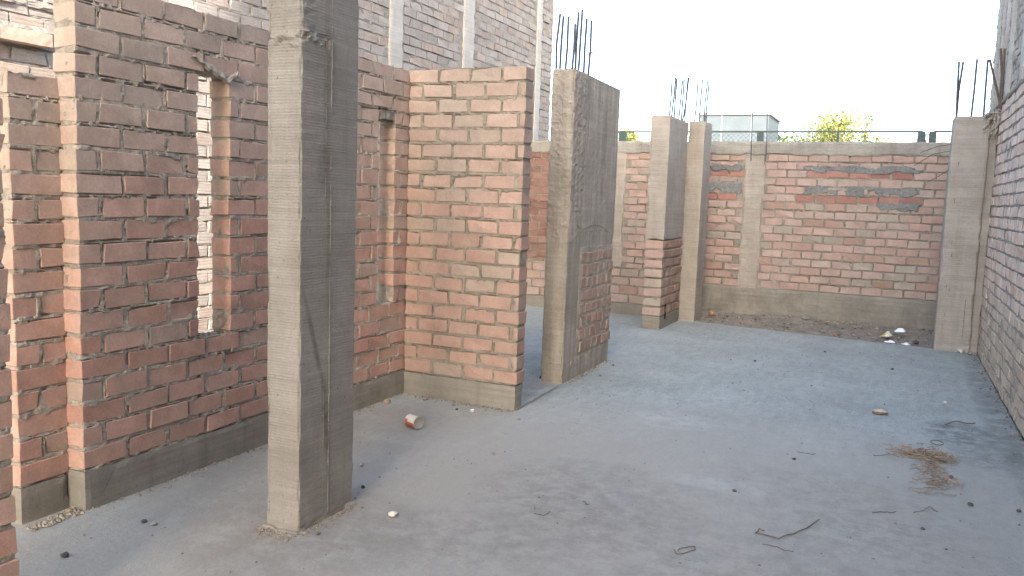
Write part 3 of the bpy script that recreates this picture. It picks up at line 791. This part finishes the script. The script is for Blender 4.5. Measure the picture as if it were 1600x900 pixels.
# ------------------------------------------------------------------ stones
M_st = {'g': plain('grey_stone', (.24, .215, .19), .95, .1, .3, 40), 'd': plain('dark_stone', (.085, .078, .072), .95, .1, .3, 40),
        'b': plain('brown_stone', (.25, .19, .145), .95, .1, .3, 40), 'p': plain('pale_stone', (.50, .46, .41), .95, .1, .2, 40), 'r': plain('brick_chip', (.36, .19, .13), .95, .1, .3, 40)}
def stone(x, y, s, k, label, flat=.65, z=0., name='stone', cat='stone'):
    r = np.random.RandomState(int(abs(x*1000+y*77)) % 9999)
    import bmesh
    bm = bmesh.new(); bmesh.ops.create_icosphere(bm, subdivisions=3, radius=1)
    V = np.array([v.co[:] for v in bm.verts]); F = [[v.index for v in f.verts] for f in bm.faces]; bm.free()
    for _ in range(7):                                            # facet it
        n = r.normal(0, 1, 3); n /= np.linalg.norm(n); d = V@n; lim = .55+.3*r.rand(); V -= np.maximum(0, d-lim)[:, None]*n
    V *= 1+(fbm(V*2.5+r.rand()*9, 3, 3)-.5)[:, None]*.35
    a = r.rand()*6.28; R = np.array([[math.cos(a), -math.sin(a), 0], [math.sin(a), math.cos(a), 0], [0, 0, 1]])
    V = (V*[1, .72+.2*r.rand(), flat])@R.T*s*.42
    V = V-[0, 0, V[:, 2].min()]+[x, y, z-.002]
    mb = MB(); mb.add(V, F); o = mb.build(name, M_st[k], smooth=False)
    return tag(o, label, cat, 'loose stones and rubble on the ground')
ST = [(-3.09, 4.76, .068, 'b', 'round brown stone at the foot of the slotted wall'), (-3.11, 4.90, .036, 'g', 'small grey stone in the corner of the two brick walls'),
(-2.921, 4.966, .058, 'g', 'grey angular stone under the left half of the pale cross wall'), (-2.677, 4.951, .042, 'g', 'grey stone in front of the cross wall band, right of centre'),
(-2.601, 4.857, .028, 'd', 'small dark stone in front of the cross wall'), (-2.490, 4.868, .042, 'p', 'flat pale chip in front of the right end of the cross wall'),
(-2.134, 4.845, .033, 'g', 'thin flat chip just off the cross wall corner'), (-2.474, 3.570, .036, 'g', 'dusty grey stone right behind the near column'),
(-2.277, 3.304, .031, 'd', 'black lump of rubble beside the near column'), (-1.950, 3.067, .060, 'p', 'flat pale mortar flake right of the near column'),
(-1.956, 4.108, .029, 'g', 'small grey chip in the open floor beyond the can'), (-2.50, 6.088, .042, 'd', 'dark stone in the doorway left of the wide pier'),
(-2.12, 6.443, .033, 'g', 'grey pebble beside the wide pier near its front corner'), (-2.16, 6.912, .029, 'd', 'dark pebble beside the far end of the wide pier'),
(-.430, 4.909, .030, 'd', 'dark round pebble in the middle of the floor left of the straw'), (.438, 4.597, .038, 'd', 'dark stone right of and nearer than the straw heap'),
(.376, 5.028, .030, 'd', 'small dark stone just below the straw heap'), (.215, 4.124, .026, 'd', 'small black stone right of the bent wires'),
(-.084, 3.850, .026, 'g', 'grey pebble right of the long bent wire'), (.064, 8.207, .038, 'd', 'dark stone on the far floor in front of the right column'),
(-1.304, 7.802, .030, 'g', 'left pebble of the pair on the far floor beyond the pier'), (-1.095, 7.873, .030, 'd', 'right pebble of the pair on the far floor beyond the pier'),
(-.553, 8.785, .034, 'd', 'dark pebble close to the slab edge before the dirt'), (.433, 6.985, .042, 'p', 'pale stone between the shell and the right wall'),
(.70, 9.58, .105, 'p', 'large pale stone at the foot of the right column'), (.78, 9.54, .06, 'g', 'grey stone wedged between right column and tall wall'),
(.731, 7.748, .038, 'g', 'grey stone along the foot of the tall right wall'), (.649, 4.621, .030, 'd', 'dark stone at the right edge of the picture'),
(-2.839, 2.487, .034, 'd', 'left dark pebble of the pair left of the near column'), (-2.782, 2.487, .036, 'g', 'right greyish pebble of the pair left of the near column'),
(-2.829, 2.100, .042, 'd', 'black stone on the floor in the bottom left corner'), (-3.18, 2.310, .030, 'g', 'mortar crumb at the foot of the low brick pier'),
(-3.20, 2.405, .040, 'b', 'brown mortar lump at the foot of the slotted wall end'), (-2.371, 2.690, .026, 'g', 'chip against the front face of the near column'),
(-2.191, 2.629, .030, 'g', 'grey chip on the floor before the near column corner'), (-2.116, 2.746, .026, 'd', 'dark chip just right of the near column corner'),
(-1.436, 3.467, .026, 'g', 'grey pebble on the brown trodden patch of floor'), (-.640, 4.190, .030, 'd', 'thin dark flake on the pale plaster patch')]
for a in ST: stone(*a)
stone(-2.05, 10.62, .13, 'r', 'broken brick lump on the dirt beside the joined column', .6, .02, 'brick_chunk', 'rubble')
stone(-.95, 10.95, .13, 'g', 'grey rubble lump on the dirt against the boundary wall', .6, .03)
stone(.29, 9.95, .09, 'd', 'dark rubble on the dirt beside the right column', .6, .0)
stone(-.55, 10.02, .06, 'r', 'reddish brick chip on the dirt left of the wrapper', .6, .0)
# uncountable grit on slab and dirt
mb = MB()
def grit(x, y, z, s, g):
    V = np.array([(1, 0, 0), (-1, 0, 0), (0, 1, 0), (0, -1, 0), (0, 0, .8), (0, 0, -.4)])*s*(.6+.8*RS.rand(6, 1))
    mb.add(V+[x, y, z+s*.3], [(0, 2, 4), (2, 1, 4), (1, 3, 4), (3, 0, 4), (2, 0, 5), (1, 2, 5), (3, 1, 5), (0, 3, 5)], 0, np.array([1, .94, .87])*g)
for k in range(1500):
    x = -3.1+3.9*RS.rand(); y = 1.8+7.9*RS.rand()
    grit(x, y, 0, .0025+.005*RS.rand()**3, .25+.75*RS.rand())
def along(p, q, n, spread, smax):
    for k in range(n):
        s = RS.rand(); d = abs(RS.normal(0, spread))
        nx_, ny_ = (q[1]-p[1]), -(q[0]-p[0]); l = math.hypot(nx_, ny_)
        grit(p[0]+(q[0]-p[0])*s+nx_/l*d, p[1]+(q[1]-p[1])*s+ny_/l*d, 0, .002+smax*RS.rand()**2.5, .5+.5*RS.rand())
along((XA, 2.45), (XA, 5.05), 420, .035, .010); along((XA, 5.05), (-2.26, 5.05), 0, .03, .008)
for k in range(260): grit(XA+.05+.85*RS.rand(), 5.05-abs(RS.normal(0, .035)), 0, .002+.008*RS.rand()**2.5, .5+.5*RS.rand())
for k in range(500): grit(XJ-abs(RS.normal(0, .045)), 4.3+5.3*RS.rand(), 0, .002+.010*RS.rand()**2.5, .4+.5*RS.rand())
for k in range(220): grit(-2.19+abs(RS.normal(0, .03)), 2.7+.4*RS.rand(), 0, .002+.007*RS.rand()**2.5, .5+.5*RS.rand())
for k in range(200): grit(-2.38+.2*RS.rand(), 2.69-abs(RS.normal(0, .03)), 0, .002+.007*RS.rand()**2.5, .5+.5*RS.rand())
for k in range(260): grit(-3.22+.08*RS.rand(), 2.2+.25*RS.rand(), .0, .003+.012*RS.rand()**2.5, .6+.5*RS.rand())
for k in range(260): grit(-2.28+abs(RS.normal(0, .03)), 5.98+1.15*RS.rand(), 0, .002+.010*RS.rand()**2.5, .5+.5*RS.rand())
for k in range(2600):
    i = RS.randint(len(DIRT)); p = DIRT[i]
    if p[0] < -2.2 or p[1]<slab_end(np.array([p[0]]))[0]+.02: continue
    grit(p[0]+RS.normal(0, .01), p[1], p[2], .004+.022*RS.rand()**4, .35+.8*RS.rand())
t = NT('grit', .95, .1); gm = t.out(t.mix(1., (.30, .265, .225), t.attr(), 'MULTIPLY'))
tag(mb.build('gravel', gm), kind='stuff')

# ------------------------------------------------------------------ wires, twigs
WI = [([(0.0, 4.222), (0.053, 4.262), (0.103, 4.272)], .003, 'twig', 'short straight twig left of the small zigzag wire'),
([(0.181, 4.316), (0.227, 4.38), (0.251, 4.451), (0.285, 4.375)], .003, 'wire', 'small zigzag wire on the floor below the straw heap'),
([(-.428, 3.715), (-.448, 3.733), (-.463, 3.684), (-.363, 3.67), (-.287, 3.808), (-.219, 3.972)], .0045, 'wire', 'longest bent rusty wire with a hooked left end on the near floor'),
([(-.414, 3.572), (-.353, 3.569), (-.285, 3.535)], .0032, 'wire', 'short curved wire just below the longest bent wire'),
([(-.725, 3.326), (-.699, 3.376), (-.665, 3.403), (-.66, 3.369), (-.711, 3.291), (-.735, 3.31)], .0034, 'wire', 'looped wire near the bottom edge of the picture'),
([(.407, 6.25), (.45, 6.36), (.486, 6.411), (.54, 6.37), (.593, 6.383)], .006, 'twig', 'dark crooked twig on the damp marks near the right wall'),
([(-.428, 5.063), (-.38, 5.05), (-.324, 5.054)], .0032, 'twig', 'thin twig beside the dark pebble in mid floor'),
([(-1.262, 3.66), (-1.216, 3.621)], .0035, 'twig', 'tiny twig on the brown trodden floor'),
([(-1.40, 3.40), (-1.36, 3.405), (-1.344, 3.447)], .003, 'twig', 'small hooked twig nearest the bottom middle'),
([(-.019, 5.223), (.02, 5.25), (.074, 5.291)], .003, 'twig', 'pale straight twig left of the straw heap')]
for pts, r, nm, lab in WI:
    pp = []
    for i in range(len(pts)-1):
        for s in (0, .33, .66): pp.append((pts[i][0]*(1-s)+pts[i+1][0]*s+RS.normal(0, .002), pts[i][1]*(1-s)+pts[i+1][1]*s+RS.normal(0, .002), r+.002+abs(RS.normal(0, .003))))
    pp.append((*pts[-1], r+.012))
    mb = MB(); tube(mb, pp, r*.6, 5); tag(mb.build(nm, M_rust), lab, nm, 'wires and twigs lying on the floor')
mb = MB(); tube(mb, [(.335+.035*math.cos(a), 5.745+.055*math.sin(a), .006) for a in np.linspace(0, 6.1, 26)], .0024, 5)
tag(mb.build('wire', M_rust), 'thin wire ring lying beyond the straw heap', 'wire', 'wires and twigs lying on the floor')
# straw heap
M_straw = plain('dry_straw', (.30, .225, .165), .9, .2, .3, 50)
mb = MB()
def straw(cx, cy, sx, sy, hz, n):
    for k in range(n):
        a = RS.normal(0, .9)+.3; l = .03+.07*RS.rand(); x = cx+RS.normal(0, sx); y = cy+RS.normal(0, sy); z = .004+abs(RS.normal(0, hz))
        d = np.array([math.cos(a), math.sin(a)])*l/2; m = RS.normal(0, .012, 2)
        g = .5+.9*RS.rand()
        tube(mb, [(x-d[0], y-d[1], z), (x+m[0], y+m[1], z+.01*RS.rand()), (x+d[0], y+d[1], max(.003, z+RS.normal(0, .012)))], .0018+.0012*RS.rand(), 3)
straw(.24, 5.38, .08, .055, .014, 150); straw(.33, 5.40, .05, .04, .014, 45); straw(.27, 5.08, .04, .09, .008, 42); straw(.34, 4.90, .035, .05, .008, 30); straw(.29, 4.78, .05, .07, .004, 26); straw(.30, 5.22, .05, .08, .006, 20)
tag(mb.build('straw_heap', M_straw), 'scatter of dry brown straw on the floor at the right', 'straw')

# ------------------------------------------------------------------ can
M_tin = plain('tin', (.42, .40, .36), .45, .5, .15, 40, .5); M_lab = plain('can_label_white', (.55, .50, .42), .5, .4, .08); M_labr = plain('can_label_red', (.36, .10, .06), .5, .4, .12)
can = thing('food_can', (-2.626, 4.332, .037), 'dented food can with a red and white label lying on its side', 'can')
ax = Vector((.93, -.37, 0)).normalized(); sd = Vector((-ax.y, ax.x, 0)); up = Vector((0, 0, 1)); cc = Vector((-2.626, 4.345, .0385))
def ring(s, r, n=28): return [tuple(cc+ax*s+(sd*math.cos(2*math.pi*k/n)+up*math.sin(2*math.pi*k/n))*r) for k in range(n)]
mb = MB(); n = 28; ss = (-.047, -.02, .005, .03, .046); V = sum((ring(s, .0365) for s in ss), [])
for i in range(4):
    for k in range(n):
        ang = (k+.5)/n*360
        # label: red lower band toward the viewer, white above
        red = (180 < ang < 262) or (i == 0 and 150 < ang < 262)
        mb.add([V[i*n+k], V[i*n+(k+1) % n], V[i*n+n+(k+1) % n], V[i*n+n+k]], [(0, 1, 2, 3)], 1 if red else 0)
mb.build('label', [M_lab, M_labr], can)
mb = MB()
rr = [(-.051, .0385), (-.047, .0385), (-.047, .034), (.047, .034), (.047, .0385), (.052, .0385), (.052, .0365), (.047, .0355), (.047, .012), (.0465, .001)]
V = sum((ring(s, r) for s, r in rr), []); F = []
for i in range(len(rr)-1):
    for k in range(n): F.append((i*n+k, i*n+(k+1) % n, i*n+n+(k+1) % n, i*n+n+k))
F.append(tuple(range(n))[::-1]); mb.add(V, F); mb.build('tin_body', M_tin, can, smooth=False)
mb = MB()
# bent-open scrap of the lid at the lower rim
V = [tuple(cc+ax*(.053+.012*s)+sd*(-.026+.03*u)+up*(-.033+.012*u*u+.004*s)) for s in (0, 1) for u in (0, .35, .7, 1)]
V += [tuple(Vector(v)+up*.0015) for v in V]
mb.add(V, [(0, 1, 5, 4), (1, 2, 6, 5), (2, 3, 7, 6), (8, 12, 13, 9), (9, 13, 14, 10), (10, 14, 15, 11), (0, 8, 9, 1), (1, 9, 10, 2), (2, 10, 11, 3), (4, 5, 13, 12), (5, 6, 14, 13), (6, 7, 15, 14)])
mb.build('lid_scrap', M_lab, can)

# ------------------------------------------------------------------ shell and litter
def crumple(x, y, z, s, h, seed, mat, name, label, cat='litter', colf=None, gr=None):
    n = 16; V = []; F = []
    for i in range(n+1):
        for j in range(n+1):
            u = i/n*2-1; v = j/n*2-1
            k = 1-.25*u*u*v*v
            V.append((u*s*k, v*s*.75*k, 0))
    V = np.array(V); f = fbm(V*[3.2/s*.35, 3.2/s*.35, 1]+seed*3.1, seed, 3); rad = np.sqrt((V[:, 0]/s)**2+(V[:, 1]/(s*.75))**2)
    V[:, 2] = np.maximum(.003, (f-.2)*h*1.7*np.clip(1.25-rad, 0, 1))
    V[:, 0] += (vnoise(V*40/s*.05+7, seed)-.5)*s*.3
    lowv = V.copy(); lowv[:, 2] -= .002
    idx = np.arange((n+1)**2).reshape(n+1, n+1)
    q = np.stack([idx[:-1, :-1], idx[1:, :-1], idx[1:, 1:], idx[:-1, 1:]], -1).reshape(-1, 4)
    a = seed*1.3; R = np.array([[math.cos(a), -math.sin(a), 0], [math.sin(a), math.cos(a), 0], [0, 0, 1]])
    mb = MB()
    keep = np.array([rad[k].mean() < 1.12 for k in q]); q = q[keep]
    mi = np.array([(1 if colf and colf(f[k].mean()) else 0) for k in q])
    for m in (0, 1):
        mb.add((V@R.T)+[x, y, z], q[mi == m], m); mb.add((lowv@R.T)+[x, y, z], q[mi == m][:, ::-1], m)
    o = mb.build(name, mat, smooth=False); return tag(o, label, cat, gr)
M_shell = plain('shell', (.42, .35, .27), .6, .4, .2, 50); M_shell2 = plain('shell_dark', (.17, .13, .10), .7, .3, .2, 50)
M_yel = plain('yellow_wrapper', (.60, .45, .06), .4, .5, .1); M_wp = plain('white_plastic', (.78, .80, .82), .4, .5, .06); M_ylw = plain('pale_wrapper', (.62, .58, .46), .4, .5, .1)
mb = MB()
for (dz, sc, mt, fl) in ((.012, 1., 1, 1), (.020, .96, 0, 1)):
    V = []; F = []; n = 20
    for i in range(6):
        r = i/5
        for k in range(n):
            a = 2*math.pi*k/n; V.append((-.004+.052*sc*r*math.cos(a), 6.363+.036*sc*r*math.sin(a)*(1-.15*math.cos(a)), dz+.016*(1-r*r)+.002*math.sin(9*a)*r))
    for i in range(5):
        for k in range(n): F.append((i*n+k, i*n+(k+1) % n, i*n+n+(k+1) % n, i*n+n+k))
    mb.add(V, F, mt)
V = []; F = []
for (z, r) in ((.0, .8), (.004, 1.), (.012, 1.02)):
    for k in range(n): a = 2*math.pi*k/n; V.append((-.004+.052*r*math.cos(a), 6.363+.036*r*math.sin(a)*(1-.15*math.cos(a)), z))
for i in range(2):
    for k in range(n): F.append((i*n+k, i*n+(k+1) % n, i*n+n+(k+1) % n, i*n+n+k))
mb.add(V, F, 1)
tag(mb.build('shell', [M_shell, M_shell2], smooth=True), 'flat brown shell lying alone on the open floor at the right', 'shell')
GL = 'litter on the dirt by the boundary wall'
crumple(.0, 10.20, .02, .075, .06, 3, [M_yel, M_ylw], 'wrapper', 'crumpled yellow wrapper on the dirt', 'wrapper', lambda f: f > .55, GL)
crumple(.13, 10.48, .045, .06, .07, 5, [M_wp, M_wp], 'plastic_scrap', 'crumpled white plastic farther back beside the yellow wrapper', 'plastic', None, GL)
crumple(.035, 9.83, .01, .055, .05, 7, [M_wp, M_wp], 'plastic_scrap', 'white plastic scrap at the slab edge just below the yellow wrapper', 'plastic', None, GL)
crumple(.19, 9.82, .005, .05, .025, 9, [M_wp, M_wp], 'plastic_scrap', 'flat white plastic scrap at the slab edge nearest the right column', 'plastic', None, GL)

# ------------------------------------------------------------------ light, sky, camera
d = Vector((1, -2.2, 1.4)).normalized()
el = math.asin(d.z); rot = math.atan2(d.x, d.y)
sl = bpy.data.lights.new('sun', 'SUN'); sl.energy = 2.0; sl.angle = math.radians(.5); sl.color = (1, .93, .82)
so = bpy.data.objects.new('sun', sl); C.objects.link(so); so.rotation_euler = d.to_track_quat('Z', 'Y').to_euler()
w = bpy.data.worlds.new('World'); S.world = w; w.use_nodes = True
sk = w.node_tree.nodes.new('ShaderNodeTexSky'); sk.sky_type = 'NISHITA'; sk.sun_disc = False
sk.sun_elevation = el; sk.sun_rotation = rot; sk.air_density = .8; sk.dust_density = 2.2; sk.ozone_density = 1.
mxs = w.node_tree.nodes.new('ShaderNodeMix'); mxs.data_type = 'RGBA'; mxs.blend_type = 'MULTIPLY'; mxs.inputs[0].default_value = 1.; mxs.inputs[7].default_value = (1.0, .98, .88, 1)   # hazy coastal sky
w.node_tree.links.new(sk.outputs[0], mxs.inputs[6]); w.node_tree.links.new(mxs.outputs[2], w.node_tree.nodes['Background'].inputs[0]); w.node_tree.nodes['Background'].inputs[1].default_value = .15
cd = bpy.data.cameras.new('camera'); cd.sensor_width = 36; cd.lens = 1300/1600*36; cd.clip_end = 2000; cd.clip_start = .05
co = bpy.data.objects.new('camera', cd); C.objects.link(co); S.camera = co
R = np.array([[.907, .076, -.414], [.419, -.086, .904], [.034, -.993, -.110]])
rx = Vector(R[:, 0]).normalized(); fz = Vector(R[:, 2]); fz = (fz-rx*fz.dot(rx)).normalized(); uy = rx.cross(fz)
co.matrix_world = Matrix(((rx.x, uy.x, -fz.x, 0), (rx.y, uy.y, -fz.y, 0), (rx.z, uy.z, -fz.z, 1.45), (0, 0, 0, 1)))
v = S.view_settings; S.display_settings.display_device = 'sRGB'; v.view_transform = 'Standard'; v.look = 'None'; v.exposure = 2.78; v.gamma = 1; v.use_curve_mapping = False
S.render.engine = 'CYCLES'; S.cycles.max_bounces = 8; S.cycles.diffuse_bounces = 5; S.cycles.use_denoising = True
